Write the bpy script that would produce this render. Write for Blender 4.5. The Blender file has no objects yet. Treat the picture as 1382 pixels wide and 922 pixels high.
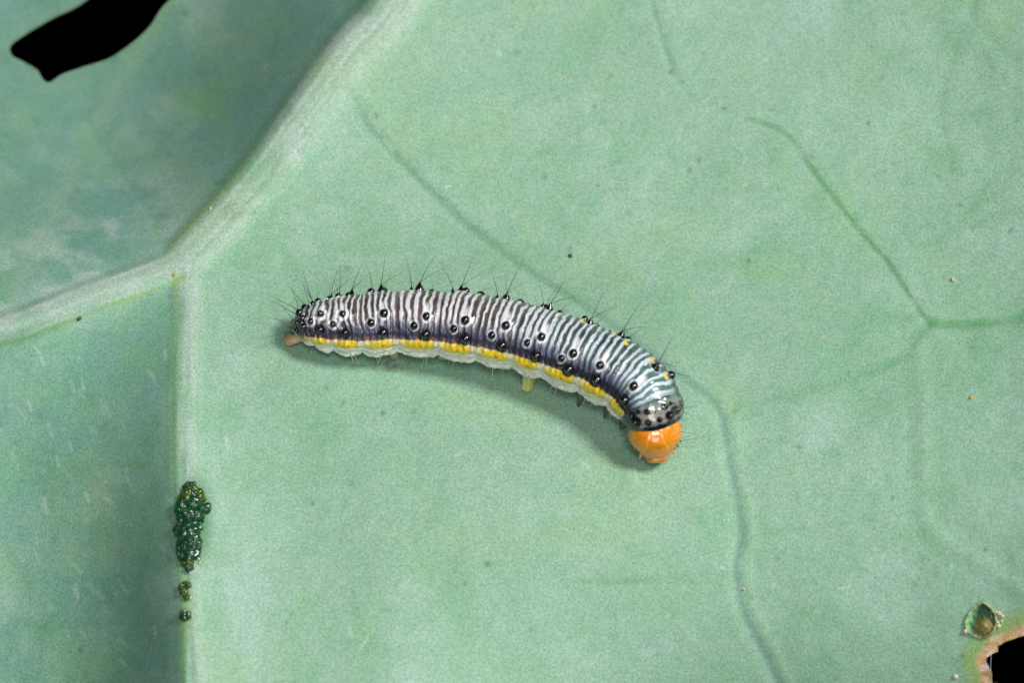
import bpy, math, random
import numpy as np
from mathutils import Vector, Matrix

# ------------------------------------------------------------------ camera, light, exposure
# One Blender unit is one centimetre (the caterpillar is about 1.7 cm long).
scene = bpy.context.scene
scene.unit_settings.system = 'METRIC'
scene.unit_settings.scale_length = 0.01
K = 0.003            # centimetres per plan unit ("px")
D = 16.0             # camera height above the plane z = 0
cam_d = bpy.data.cameras.new('camera')
cam = bpy.data.objects.new('camera', cam_d)
scene.collection.objects.link(cam)
cam.location = (0, 0, D)
cam_d.sensor_width = 36.0
cam_d.lens = 36.0 * D / (1382 * K)
cam_d.clip_start = 0.5
cam_d.clip_end = 200
cam_d.dof.use_dof = True
cam_d.dof.focus_distance = D - 0.03
cam_d.dof.aperture_fstop = 0.66
scene.camera = cam

world = bpy.data.worlds.new('World')
scene.world = world
world.use_nodes = True
world.node_tree.nodes['Background'].inputs[0].default_value = (0, 0, 0, 1)
world.node_tree.nodes['Background'].inputs[1].default_value = 0.0

def area_lamp(name, loc, target, size, power, color):
    ld = bpy.data.lights.new(name, 'AREA')
    ld.shape = 'DISK'; ld.size = size; ld.energy = power; ld.color = color
    o = bpy.data.objects.new(name, ld)
    scene.collection.objects.link(o)
    o.location = loc
    o.rotation_euler = (Vector(target) - Vector(loc)).to_track_quat('-Z', 'Y').to_euler()
    return o
area_lamp('flash_lamp', (19.0, 14.0, 25.0), (0, 0, 0), 7.5, 12900, (1.0, 0.985, 0.96))
area_lamp('flash_lamp_second', (1.5, 6.0, 32.0), (0, 0, 0), 8.0, 3400, (0.97, 0.98, 1.0))
area_lamp('flash_fill', (0.0, -14.0, 30.0), (0, 0, 0), 15.0, 3000, (0.95, 0.98, 1.0))

scene.view_settings.view_transform = 'Standard'
scene.view_settings.look = 'None'
scene.view_settings.exposure = 0.0
scene.view_settings.gamma = 1.0
scene.view_settings.use_curve_mapping = False

# ------------------------------------------------------------------ helpers
rng = random.Random(7)
nrng = np.random.RandomState(11)

def at(u, v, z):
    """plan position (u right, v down) and height z, all in plan units -> world point(s)"""
    u = np.asarray(u, float); v = np.asarray(v, float); z = np.asarray(z, float)
    f = (D - z * K) / D
    return np.stack(np.broadcast_arrays((u - 691) * K * f, (461 - v) * K * f, z * K), -1)

def to_plan(P):
    P = np.asarray(P, float)
    f = D / (D - P[..., 2])
    return 691 + P[..., 0] * f / K, 461 - P[..., 1] * f / K

def smooth(a, b, x):
    t = np.clip((x - a) / (b - a), 0, 1)
    return t * t * (3 - 2 * t)

def _hash(ix, iy, seed):
    n = (ix.astype(np.int64) * 374761393 + iy.astype(np.int64) * 668265263 + seed * 1442695041) & 0xffffffff
    n = ((n ^ (n >> 13)) * 1274126177) & 0xffffffff
    n = n ^ (n >> 16)
    return (n & 0xffff) / 65535.0

def vnoise(x, y, seed=0):
    x = np.asarray(x, float); y = np.asarray(y, float)
    ix = np.floor(x); iy = np.floor(y); fx = x - ix; fy = y - iy
    fx = fx * fx * fx * (fx * (fx * 6 - 15) + 10); fy = fy * fy * fy * (fy * (fy * 6 - 15) + 10)
    a = _hash(ix, iy, seed); b = _hash(ix + 1, iy, seed); c = _hash(ix, iy + 1, seed); d = _hash(ix + 1, iy + 1, seed)
    return (a * (1 - fx) + b * fx) * (1 - fy) + (c * (1 - fx) + d * fx) * fy * 1.0

def fbm(x, y, seed=0, octv=4):
    s = 0; a = 0.5; t = 0
    for i in range(octv):
        s = s + a * (vnoise(x * 2 ** i, y * 2 ** i, seed + i) - 0.5); t += a; a *= 0.55
    return s / t * 2            # about -1..1

def catmull(pts, n=10, closed=False):
    P = np.asarray(pts, float); m = len(P); out = []
    rngi = range(m) if closed else range(m - 1)
    for i in rngi:
        if closed:
            p0, p1, p2, p3 = P[(i - 1) % m], P[i], P[(i + 1) % m], P[(i + 2) % m]
        else:
            p0, p1, p2, p3 = P[max(i - 1, 0)], P[i], P[i + 1], P[min(i + 2, m - 1)]
        for k in range(n):
            t = k / n
            out.append(0.5 * ((2 * p1) + (-p0 + p2) * t + (2 * p0 - 5 * p1 + 4 * p2 - p3) * t * t + (-p0 + 3 * p1 - 3 * p2 + p3) * t ** 3))
    if not closed: out.append(P[-1])
    return np.array(out)

def dist_poly(u, v, poly, closed=False):
    """distance to a polyline and fraction along it of the nearest point"""
    best = np.full(u.shape, 1e9); bt = np.zeros(u.shape)
    n = len(poly); m = n if closed else n - 1
    for i in range(m):
        a = poly[i]; b = poly[(i + 1) % n]; d = b - a; L = d @ d + 1e-12
        t = np.clip(((u - a[0]) * d[0] + (v - a[1]) * d[1]) / L, 0, 1)
        q = np.hypot(u - a[0] - t * d[0], v - a[1] - t * d[1])
        k = q < best
        best = np.where(k, q, best); bt = np.where(k, (i + t) / m, bt)
    return best, bt

def inside(u, v, poly):
    c = np.zeros(u.shape, bool); n = len(poly)
    for i in range(n):
        a = poly[i]; b = poly[(i + 1) % n]
        k = ((a[1] > v) != (b[1] > v)) & (u < (b[0] - a[0]) * (v - a[1]) / (b[1] - a[1] + 1e-12) + a[0])
        c ^= k
    return c

def build(name, verts, faces, mat, parent=None, col=None, smooth_=True, link=True):
    me = bpy.data.meshes.new(name)
    verts = np.asarray(verts, np.float32); faces = np.ascontiguousarray(faces, np.int32) if not isinstance(faces, list) else faces
    if isinstance(faces, np.ndarray):
        k = faces.shape[1]
        me.vertices.add(len(verts)); me.vertices.foreach_set('co', verts.ravel())
        me.loops.add(faces.size); me.loops.foreach_set('vertex_index', faces.ravel())
        me.polygons.add(len(faces)); me.polygons.foreach_set('loop_start', np.arange(0, faces.size, k, dtype=np.int32))
        me.update(calc_edges=True)
    else:
        me.from_pydata([tuple(map(float, q)) for q in verts], [], faces); me.update()
    if smooth_:
        me.polygons.foreach_set('use_smooth', np.ones(len(me.polygons), bool))
    if col is not None:
        a = me.color_attributes.new('Col', 'FLOAT_COLOR', 'POINT')
        c = np.ones((len(verts), 4), np.float32); c[:, :3] = col
        a.data.foreach_set('color', c.ravel())
    if mat: me.materials.append(mat)
    me.validate()
    if not link: return me
    return add(name, me, parent)

def add(name, me, parent=None):
    o = bpy.data.objects.new(name, me)
    scene.collection.objects.link(o)
    if parent is not None: o.parent = parent
    return o

def empty(name, loc=(0, 0, 0)):
    o = bpy.data.objects.new(name, None)
    scene.collection.objects.link(o)
    o.location = loc; o.empty_display_size = 0.1
    return o

def tag(o, label, cat, group=None):
    o['label'] = label; o['category'] = cat
    if group: o['group'] = group
    return o

def grid_faces(nu, nv, wrap_v=False):
    i = np.arange(nu - 1)[:, None]; j = np.arange(nv if wrap_v else nv - 1)[None, :]
    j2 = (j + 1) % nv
    a = i * nv + j; b = (i + 1) * nv + j; c = (i + 1) * nv + j2; d = i * nv + j2
    return np.stack(np.broadcast_arrays(a, b, c, d), -1).reshape(-1, 4)

def mat_base(name, rough=0.5, spec=0.5, coat=0.0, coat_rough=0.1, sss=0.0, sss_r=(0.05, 0.03, 0.02), color=None):
    m = bpy.data.materials.new(name); m.use_nodes = True
    nt = m.node_tree; b = nt.nodes['Principled BSDF']
    b.inputs['Roughness'].default_value = rough
    b.inputs['Specular IOR Level'].default_value = spec
    b.inputs['Coat Weight'].default_value = coat
    b.inputs['Coat Roughness'].default_value = coat_rough
    b.inputs['Subsurface Weight'].default_value = sss
    b.inputs['Subsurface Radius'].default_value = sss_r
    b.inputs['Subsurface Scale'].default_value = 1.0
    if color: b.inputs['Base Color'].default_value = (*color, 1)
    return m, nt, b

def attr_mat(name, noise_scale=0, noise_amt=0.0, bump=0.0, bump_dist=0.002, **kw):
    m, nt, b = mat_base(name, **kw)
    a = nt.nodes.new('ShaderNodeAttribute'); a.attribute_name = 'Col'
    src = a.outputs['Color']
    if noise_scale:
        tc = nt.nodes.new('ShaderNodeTexCoord')
        nz = nt.nodes.new('ShaderNodeTexNoise'); nz.inputs['Scale'].default_value = noise_scale; nz.inputs['Detail'].default_value = 4
        nt.links.new(tc.outputs['Object'], nz.inputs['Vector'])
        mp = nt.nodes.new('ShaderNodeMapRange')
        mp.inputs[1].default_value = 0.25; mp.inputs[2].default_value = 0.75
        mp.inputs[3].default_value = 1 - noise_amt; mp.inputs[4].default_value = 1 + noise_amt
        nt.links.new(nz.outputs['Fac'], mp.inputs[0])
        mx = nt.nodes.new('ShaderNodeVectorMath'); mx.operation = 'SCALE'
        nt.links.new(src, mx.inputs[0]); nt.links.new(mp.outputs[0], mx.inputs['Scale'])
        src = mx.outputs[0]
        if bump:
            bp = nt.nodes.new('ShaderNodeBump'); bp.inputs['Strength'].default_value = bump; bp.inputs['Distance'].default_value = bump_dist
            nt.links.new(nz.outputs['Fac'], bp.inputs['Height']); nt.links.new(bp.outputs[0], b.inputs['Normal'])
    nt.links.new(src, b.inputs['Base Color'])
    return m

# ------------------------------------------------------------------ materials
def leaf_material():
    m, nt, b = mat_base('waxy_leaf', rough=0.62, spec=0.28)
    N = nt.nodes.new; L = nt.links.new
    a = N('ShaderNodeAttribute'); a.attribute_name = 'Col'
    tc = N('ShaderNodeTexCoord')
    def noise(scale, detail, rough=0.55):
        n = N('ShaderNodeTexNoise'); n.inputs['Scale'].default_value = scale; n.inputs['Detail'].default_value = detail
        n.inputs['Roughness'].default_value = rough
        L(tc.outputs['Object'], n.inputs['Vector']); return n
    def ramp(out, lo, hi, c0, c1):
        r = N('ShaderNodeValToRGB'); r.color_ramp.elements[0].position = lo; r.color_ramp.elements[1].position = hi
        r.color_ramp.elements[0].color = (*c0, 1); r.color_ramp.elements[1].color = (*c1, 1)
        L(out, r.inputs[0]); return r.outputs[0]
    def mul(x, y):
        n = N('ShaderNodeMix'); n.data_type = 'RGBA'; n.blend_type = 'MULTIPLY'; n.inputs[0].default_value = 1
        L(x, n.inputs[6]); L(y, n.inputs[7]); return n.outputs[2]
    fine = noise(112, 2, 0.65); mid = noise(26, 4); big = noise(3.2, 5)
    hue = noise(130, 1, 0.5)
    c = mul(a.outputs['Color'], ramp(fine.outputs['Fac'], 0.3, 0.7, (0.70, 0.77, 0.72), (1.28, 1.20, 1.28)))
    c = mul(c, ramp(hue.outputs['Fac'], 0.35, 0.65, (0.85, 1.03, 0.89), (1.13, 0.985, 1.12)))
    c = mul(c, ramp(mid.outputs['Fac'], 0.3, 0.7, (0.94, 0.96, 0.94), (1.05, 1.03, 1.05)))
    c = mul(c, ramp(big.outputs['Fac'], 0.3, 0.7, (0.93, 0.97, 0.92), (1.06, 1.03, 1.08)))
    L(c, b.inputs['Base Color'])
    bp = N('ShaderNodeBump'); bp.inputs['Strength'].default_value = 0.22; bp.inputs['Distance'].default_value = 0.006
    L(fine.outputs['Fac'], bp.inputs['Height']); L(bp.outputs[0], b.inputs['Normal'])
    return m
M_leaf = leaf_material()
M_body = attr_mat('larva_skin', noise_scale=70, noise_amt=0.10, bump=0.25, bump_dist=0.004, rough=0.34, spec=0.5, coat=0.45, coat_rough=0.10)
M_head = attr_mat('head_capsule', noise_scale=0.16, noise_amt=0.12, rough=0.28, spec=0.5, coat=1.0, coat_rough=0.06, sss=0.12, sss_r=(0.05, 0.02, 0.006))
M_shield = attr_mat('collar_plate', noise_scale=60, noise_amt=0.15, bump=0.3, bump_dist=0.004, rough=0.15, spec=0.6, coat=0.8, coat_rough=0.06)
M_wart = mat_base('black_wart', rough=0.24, spec=0.6, coat=0.6, coat_rough=0.10, color=(0.006, 0.006, 0.008))[0]
M_hair = mat_base('black_bristle', rough=0.4, color=(0.012, 0.011, 0.010))[0]
M_palehair = mat_base('pale_bristle', rough=0.4, color=(0.45, 0.47, 0.42))[0]
M_proleg = attr_mat('proleg_skin', noise_scale=60, noise_amt=0.12, rough=0.35, coat=0.3, sss=0.15, sss_r=(0.03, 0.03, 0.01))
M_scar = attr_mat('leaf_scar_tissue', noise_scale=60, noise_amt=0.4, bump=0.5, bump_dist=0.006, rough=0.55, spec=0.3)
def mottled(name, c0, c1, scale, **kw):
    m, nt, b = mat_base(name, **kw)
    tc = nt.nodes.new('ShaderNodeTexCoord'); nz = nt.nodes.new('ShaderNodeTexNoise')
    nz.inputs['Scale'].default_value = scale; nz.inputs['Detail'].default_value = 3
    r = nt.nodes.new('ShaderNodeValToRGB'); r.color_ramp.elements[0].position = 0.35; r.color_ramp.elements[1].position = 0.65
    r.color_ramp.elements[0].color = (*c0, 1); r.color_ramp.elements[1].color = (*c1, 1)
    nt.links.new(tc.outputs['Object'], nz.inputs['Vector']); nt.links.new(nz.outputs['Fac'], r.inputs[0]); nt.links.new(r.outputs[0], b.inputs['Base Color'])
    bp = nt.nodes.new('ShaderNodeBump'); bp.inputs['Strength'].default_value = 0.35; bp.inputs['Distance'].default_value = 0.004
    nt.links.new(nz.outputs['Fac'], bp.inputs['Height']); nt.links.new(bp.outputs[0], b.inputs['Normal'])
    return m
M_frass = mottled('wet_frass', (0.003, 0.030, 0.014), (0.016, 0.085, 0.028), 1.6, rough=0.2, spec=0.45, coat=0.2, coat_rough=0.05)
M_frass_ol = mottled('wet_frass_olive', (0.02, 0.05, 0.008), (0.08, 0.13, 0.02), 1.6, rough=0.10, spec=0.5, coat=0.3, coat_rough=0.03)
M_drop = mat_base('clear_sap', rough=0.05, spec=0.6, coat=0.5, color=(0.22, 0.38, 0.24))[0]
M_crumb = mottled('pale_crumb', (0.35, 0.27, 0.15), (0.75, 0.70, 0.52), 2.0, rough=0.3, coat=0.4)
M_dark = mottled('dark_speck', (0.04, 0.045, 0.045), (0.11, 0.12, 0.11), 2.0, rough=0.5)
M_ochre = mottled('ochre_speck', (0.35, 0.2, 0.05), (0.6, 0.42, 0.2), 2.0, rough=0.5)
M_silk = mat_base('silk', rough=0.3, color=(0.35, 0.42, 0.6))[0]

# ------------------------------------------------------------------ the leaf
C1 = catmull([(800, -420), (640, -180), (530, 8), (475, 70), (420, 145), (372, 212), (318, 278), (262, 338), (250, 352)])
C2 = catmull([(250, 352), (200, 374), (120, 402), (40, 434), (-60, 468), (-240, 560), (-460, 690)])
C3 = catmull([(250, 352), (253, 400), (252, 480), (251, 560), (252, 650), (257, 760), (264, 922), (268, 1080), (274, 1320)])
UL_poly = np.vstack([C1, C2, [[-900, 690], [-900, -900], [800, -900]]])
LL_poly = np.vstack([C2[::-1], C3, [[274, 1700], [-900, 1700], [-900, 690]]])
VA = catmull([(470, 120), (490, 160), (522, 197), (560, 236), (592, 266), (640, 310), (700, 354), (760, 394), (815, 430), (870, 470),
              (912, 503), (955, 534), (974, 562), (984, 620), (993, 670), (1000, 722), (993, 770), (1004, 826), (1024, 868), (1048, 918), (1090, 1010), (1120, 1150)])
VB = catmull([(870, -60), (888, 30), (908, 90), (934, 130), (975, 146), (1030, 166), (1062, 182), (1092, 222), (1122, 262), (1162, 312), (1200, 356), (1230, 402), (1254, 436)])
VB2 = catmull([(1254, 436), (1300, 438), (1350, 432), (1400, 424), (1520, 400), (1750, 370)])
VB3 = catmull([(1254, 436), (1232, 462), (1218, 482), (1160, 505), (1080, 525), (990, 545)])
VC = catmull([(1238, 470), (1244, 520), (1246, 600), (1248, 690), (1282, 732), (1340, 770), (1420, 830)])
VD = catmull([(905, 96), (940, 30), (960, -60)])
VE = catmull([(1284, 230), (1270, 140), (1292, 60), (1330, -30)])
VF = catmull([(1310, 20), (1345, 60), (1382, 98), (1480, 190)])
T1 = catmull([(780, 786), (850, 784), (920, 778), (994, 776)])
T2 = catmull([(1002, 722), (1070, 716), (1150, 704), (1246, 690)])
T3 = catmull([(730, 210), (790, 168), (850, 165), (910, 180), (960, 150)])
T4 = catmull([(1160, 312), (1240, 330), (1300, 300), (1330, 240), (1284, 230)])
T5 = catmull([(600, 300), (560, 330), (500, 340), (440, 330)])
VU = catmull([(20, 400), (50, 330), (95, 240), (150, 130), (215, 10)])
HOLE_A = catmull([(14, 58), (34, 42), (68, 22), (108, 2), (160, -40), (260, -90), (300, -70), (262, -30), (222, 6), (203, 34), (180, 56), (148, 78), (112, 90), (84, 100), (66, 111), (56, 104), (50, 94), (30, 82), (16, 74)], 6, True)
HOLE_B = catmull([(1338, 925), (1334, 905), (1330, 892), (1338, 884), (1346, 880), (1344, 874), (1356, 867), (1372, 862), (1392, 856), (1440, 846), (1560, 850), (1640, 960), (1600, 1120), (1440, 1160), (1350, 1040)], 6, True)

def base_z(u, v):
    z = 0.30 * (v - 470) + 0.35 * 180 * np.tanh((v - 470) / 180)
    z = z + 0.00042 * np.maximum(u - 930, 0) ** 2 - 0.0012 * np.maximum(v - 640, 0) ** 2 * smooth(500, 1000, u)
    return z

def leaf_fields(u, v):
    d1, t1 = dist_poly(u, v, C1); d2, t2 = dist_poly(u, v, C2); d3, t3 = dist_poly(u, v, C3)
    d = np.minimum(np.minimum(d1, d2), d3)
    ul = inside(u, v, UL_poly); ll = inside(u, v, LL_poly) & ~ul
    return d1, d2, d3, t1, t2, t3, d, ul, ll

def leaf_z(u, v, F=None, detail=True):
    u = np.asarray(u, float); v = np.asarray(v, float)
    d1, d2, d3, t1, t2, t3, d, ul, ll = F if F is not None else leaf_fields(u, v)
    z = base_z(u, v)
    # large folds: the blade falls away from the ribs, steeply on the far side of the midrib
    A = 60 + 330 * smooth(0, 460, u * 0.6 + (430 - v))
    dd = np.minimum(d1, d2)
    x1 = np.maximum(dd - 16, 0); x1 = x1 * x1 / (x1 + 25)
    x3 = np.maximum(d3 - 12, 0); x3 = x3 * x3 / (x3 + 35)
    fUL = -A * (1 - np.exp(-x1 / 190)) - 6 * smooth(0.80, 1.35, np.minimum(d1 / (27 + 13 * (1 - t1)), d2 / 20)) - 0.12 * dd * smooth(0, 200, dd)
    fLL = (-330 * (1 - np.exp(-x3 / 130)) + 0.05 * np.minimum(d3, 500)) * (1 - np.exp(-d2 / 260)) - 3 * smooth(12, 30, np.minimum(d2, d3))
    fR = -26 * (1 - np.exp(-np.maximum(d - 16, 0) / 60))
    z = z + np.where(ul, fUL, np.where(ll, fLL, fR))
    # raised ribs
    w1 = 27 + 13 * (1 - t1); w2 = 19; w3 = 16
    prof = lambda dd, w: np.clip(1 - (dd / (1.12 * w)) ** 2, 0, 1) ** 1.25
    z = z + np.maximum(np.maximum(5.5 * prof(d1, w1), 4.5 * prof(d2, w2)), 4 * prof(d3, w3))
    # lengthwise ripples on the ribs
    onrib = np.exp(-(d / 22) ** 2)
    z = z + onrib * 1.4 * fbm(d / 6 + np.where(ul | ll, 40, 0), np.where(d3 <= np.minimum(d1, d2), v, u) / 70, 5, 2)
    # undulation
    z = z + 7 * fbm(u / 260, v / 260, 21, 3) * smooth(10, 120, d)
    z = z + 1.6 * fbm(u / 45, v / 45, 31, 3) * smooth(5, 60, d)
    if detail:
        for P, g, w in ((VA, -1.7, 6.5), (VB, -0.7, 5), (VB2, -1.2, 7), (VB3, -0.7, 6), (VC, 1.1, 9), (VE, -0.5, 7), (VF, -0.6, 7)):
            lo = P.min(0) - 40; hi = P.max(0) + 40
            k = (u > lo[0]) & (u < hi[0]) & (v > lo[1]) & (v < hi[1])
            if not np.any(k): continue
            q, _ = dist_poly(u[k], v[k], P)
            z[k] = z[k] + g * np.exp(-(q / w) ** 2) - 0.35 * g * np.exp(-((q - 2.4 * w) / w) ** 2)
    return z

def lz(u, v):
    return float(leaf_z(np.array([float(u)]), np.array([float(v)]))[0])

def leaf_normal(u, v):
    e = 3.0
    a = at(u + e, v, lz(u + e, v)) - at(u - e, v, lz(u - e, v))
    b = at(u, v - e, lz(u, v - e)) - at(u, v + e, lz(u, v + e))
    n = np.cross(a, b); return n / np.linalg.norm(n)

def axis(lo, hi, a, b, fine, coarse):
    return np.concatenate([np.arange(a, lo, coarse), np.arange(lo, hi, fine), np.arange(hi, b + coarse, coarse)])
gu = axis(-30, 1412, -420, 1800, 2.6, 10.0)
gv = axis(-30, 952, -360, 1270, 2.6, 10.0)
U, V = np.meshgrid(gu, gv, indexing='ij')
shape = U.shape
U = U.ravel(); V = V.ravel()
# holes: signed distance, rim vertices pulled onto the outline
def hole_sd(u, v, H):
    sd = np.full(u.shape, 999.0)
    lo = H.min(0) - 60; hi = H.max(0) + 60
    k = (u > lo[0]) & (u < hi[0]) & (v > lo[1]) & (v < hi[1])
    q, _ = dist_poly(u[k], v[k], H, True)
    sd[k] = np.where(inside(u[k], v[k], H), -q, q)
    return sd
def hole_outline_noise(H, seed, amp):
    c = H.mean(0); d = H - c; r = np.hypot(*d.T)[:, None]
    n = np.array([fbm(np.array([i * 0.35]), np.array([0.5]), seed, 3)[0] for i in range(len(H))])[:, None]
    return H + d / r * n * amp
HOLE_B = hole_outline_noise(HOLE_B, 40, 1.2)
sdA = hole_sd(U, V, HOLE_A); sdB = hole_sd(U, V, HOLE_B)
fc = grid_faces(*shape)
dead = np.minimum(sdA, sdB) < 0
keep = ~dead[fc].all(1)
used = np.zeros(len(U), bool); used[fc[keep].ravel()] = True
for H, sd in ((HOLE_A, sdA), (HOLE_B, sdB)):
    idx = np.where(used & (sd < 0))[0]
    for i in idx:
        p = np.array([U[i], V[i]]); best = None
        for j in range(len(H)):
            a = H[j]; b = H[(j + 1) % len(H)]; dd_ = b - a
            t = np.clip((p - a) @ dd_ / (dd_ @ dd_ + 1e-12), 0, 1); q = a + t * dd_
            r = np.hypot(*(q - p))
            if best is None or r < best[0]: best = (r, q)
        U[i], V[i] = best[1]
        sd[i] = 0
F = leaf_fields(U, V)
Z = leaf_z(U, V, F)
d1, d2, d3, t1, t2, t3, dmin, ul, ll = F
# dried, shrunken rim of the lower hole curls a little
rimB = np.exp(-np.maximum(sdB, 0) / 9.0) * (sdB < 60)
Z = Z + rimB * (2.0 + 1.6 * fbm(U / 16, V / 16, 61, 3))
# scraped patch beneath the caterpillar
SCR = (527, 491)
scr = np.exp(-(((U - SCR[0]) / 26) ** 2 + ((V - SCR[1]) / 11) ** 2) ** 2)
Z = Z + scr * 2.2 * fbm(U / 5, V / 5, 71, 3)

# pigment of the blade (surface colours, with some light and shade painted in)
def mixc(c, col, f):
    return c * (1 - f[:, None]) + np.array(col)[None, :] * f[:, None]
C = np.tile(np.array([0.268, 0.425, 0.300]), (len(U), 1))
bloom = fbm(U / 320, V / 320, 81, 4)
C *= (1 + 0.09 * bloom)[:, None]
C = mixc(C, (0.30, 0.43, 0.335), 0.5 * smooth(-0.2, 0.5, fbm(U / 210 + 7, V / 150, 83, 4)))
# shade of the two left panels painted in, plus streaks of thinner wax bloom
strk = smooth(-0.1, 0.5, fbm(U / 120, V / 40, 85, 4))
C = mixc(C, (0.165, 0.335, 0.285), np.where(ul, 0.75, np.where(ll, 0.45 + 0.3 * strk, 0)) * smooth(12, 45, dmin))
C = mixc(C, (0.42, 0.52, 0.46), ul * 0.75 * smooth(190, 60, d2) * smooth(-0.3, 0.3, fbm(U / 60, V / 30, 87, 4)) * smooth(330, 180, U))  # pale patch where the panel slopes less: its light painted into the colour
qU, _ = dist_poly(U, V, VU)
C = mixc(C, (0.33, 0.46, 0.33), ul * 0.45 * np.exp(-(qU / 16) ** 2))
# ribs: pale grey-green, yellow-green along their edges
w1 = 27 + 13 * (1 - t1)
rib = np.maximum(np.maximum(smooth(w1 * 1.0, w1 * 0.82, d1), smooth(20, 15, d2)), smooth(17, 13, d3))
C = mixc(C, (0.42, 0.505, 0.42), rib * (0.82 + 0.3 * fbm(dmin / 3.5 + np.where(ul | ll, 30, 0), np.where(d3 <= np.minimum(d1, d2), V, U) / 90, 89, 3)))
pat = smooth(0.05, 0.5, fbm(d1 / 14 + 9, t1 * 26, 91, 3)) * (d1 < 26) * smooth(0.35, 0.6, t1)
C = mixc(C, (0.235, 0.345, 0.20), 0.6 * pat * (~ll))
edge = np.exp(-((d3 - 15) / 4.5) ** 2) * ll + np.exp(-((d2 - 19) / 4) ** 2) * ll + 0.7 * np.exp(-((d1 - w1 * 0.92) / 6) ** 2) * ul * smooth(0.45, 0.75, t1)
C = mixc(C, (0.27, 0.46, 0.15), 0.7 * np.clip(edge, 0, 1))
redge = np.where(d1 < d3, np.exp(-((d1 - w1 * 1.04) / 5) ** 2), np.exp(-((d3 - 19) / 5) ** 2)) * (~ul) * (~ll)
C = mixc(C, (0.35, 0.51, 0.355), 0.55 * redge)  # highlight line along the ribs' right edges, painted as a paler green
hazep = np.exp(-((d3 - 62) / 34) ** 2) * (~ul) * (~ll) * smooth(380, 620, V) * smooth(-0.5, 0.4, fbm(U / 40, V / 90, 111, 3))
C = mixc(C, (0.385, 0.515, 0.425), 0.6 * hazep)  # whitish glow on the light-facing slope beside the rib, painted in
C = mixc(C, (0.205, 0.40, 0.235), 0.55 * smooth(0.05, 0.6, fbm(U / 70 + 3, V / 70, 113, 4)))
C = mixc(C, (0.36, 0.49, 0.40), 0.5 * smooth(0.1, 0.6, fbm(U / 110 + 13, V / 80, 115, 4)))
C = mixc(C, (0.30, 0.45, 0.235), 0.35 * smooth(0.1, 0.6, fbm(U / 90 + 23, V / 90, 117, 4)))
C = mixc(C, (0.15, 0.33, 0.225), ll * 0.5 * smooth(-0.4, 0.6, fbm(U / 50 + (V - 500) / 160, V / 120 - U / 300, 119, 4)))  # lower-left panel's shade deepened in the colour, with rubbed dark streaks
# fine veins
for P, w, col, f in ((VA, 5.0, (0.185, 0.315, 0.245), 0.8), (VB, 4.0, (0.14, 0.30, 0.15), 0.95), (VB2, 7.5, (0.14, 0.33, 0.16), 0.75), (VB3, 8, (0.17, 0.37, 0.19), 0.65),
                     (VD, 4, (0.2, 0.37, 0.22), 0.2), (T1, 5, (0.2, 0.39, 0.22), 0.4), (T2, 5, (0.2, 0.39, 0.22), 0.35), (T3, 4, (0.2, 0.38, 0.22), 0.35), (T4, 5, (0.2, 0.39, 0.22), 0.4), (T5, 5, (0.2, 0.39, 0.22), 0.3), (VE, 6, (0.21, 0.38, 0.22), 0.35), (VF, 6, (0.21, 0.38, 0.22), 0.4), (VC, 9, (0.32, 0.47, 0.34), 0.45)):
    q, tt = dist_poly(U, V, P)
    fade = smooth(0, 0.08, tt) if P is VA else 1.0
    if P is VB: fade = 0.5 + 0.5 * smooth(0.2, 0.6, tt)
    if P is VB3: fade = smooth(1.0, 0.3, tt)
    wob = 1 + 0.35 * fbm(U / 14, V / 14, 95, 2)
    C = mixc(C, col, f * fade * np.exp(-(q / (w * wob)) ** 4) * smooth(-0.75, 0.1, fbm(U / 30, V / 30, 97, 2) + (0.5 if P is VA else 0.1)))
    if P is VA:
        C = mixc(C, (0.19, 0.35, 0.20), 0.5 * np.exp(-(q / 4.0) ** 2) * smooth(0.5, 0.3, tt) * smooth(0.02, 0.1, tt))
        C = mixc(C, (0.33, 0.52, 0.32), 0.35 * np.exp(-((q - 15) / 7) ** 2) * smooth(0.45, 0.6, tt))
C *= np.array([0.835, 0.895, 0.87])[None]
# greener rubbed marks where the wax is gone
for (x, y, rx, ry, f) in ((222, 292, 11, 5, .7), (210, 305, 8, 9, .5), (295, 246, 12, 3, .55), (385, 143, 7, 3, .5), (175, 628, 40, 4, .35), (60, 848, 26, 12, .35),
                          (1318, 152, 15, 12, .35), (845, 785, 60, 5, .25), (1060, 535, 110, 16, .2), (1290, 55, 10, 20, .3), (468, 362, 5, 4, .75)):
    q = ((U - x) / rx) ** 2 + ((V - y) / ry) ** 2
    k = q < 9
    e = np.exp(-q[k] * (1 + 0.6 * fbm(U[k] / 8, V[k] / 8, 99, 2)))
    C[k] = mixc(C[k], (0.085, 0.26, 0.105), f * e)
# moist green halo beside the frass, brown scrape, ochre dried rim
q = ((U - 266) / 20) ** 2 + ((V - 705) / 62) ** 2
C = mixc(C, (0.07, 0.19, 0.075), 0.85 * np.exp(-q ** 2))
q = ((U - 251) / 9) ** 2 + ((V - 815) / 45) ** 2
C = mixc(C, (0.17, 0.31, 0.10), 0.65 * np.exp(-q))
C = mixc(C, (0.27, 0.29, 0.22), scr * smooth(-0.4, 0.3, fbm(U / 4, V / 4, 101, 2)))
C = mixc(C, (0.08, 0.075, 0.05), 0.7 * scr * smooth(0.15, 0.5, fbm(U / 5, V / 5, 103, 2)))
wB = 14 + 5 * fbm(U / 25, V / 25, 105, 2)
C = mixc(C, (0.22, 0.34, 0.09), 0.8 * smooth(44, 22, sdB) * (sdB < 60))
brown = smooth(wB + 3, wB - 4, sdB)
C = mixc(C, (0.52, 0.33, 0.15), brown)
C = mixc(C, (0.62, 0.50, 0.38), brown * smooth(-0.1, 0.5, fbm(U / 7, V / 7, 107, 3)))
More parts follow.
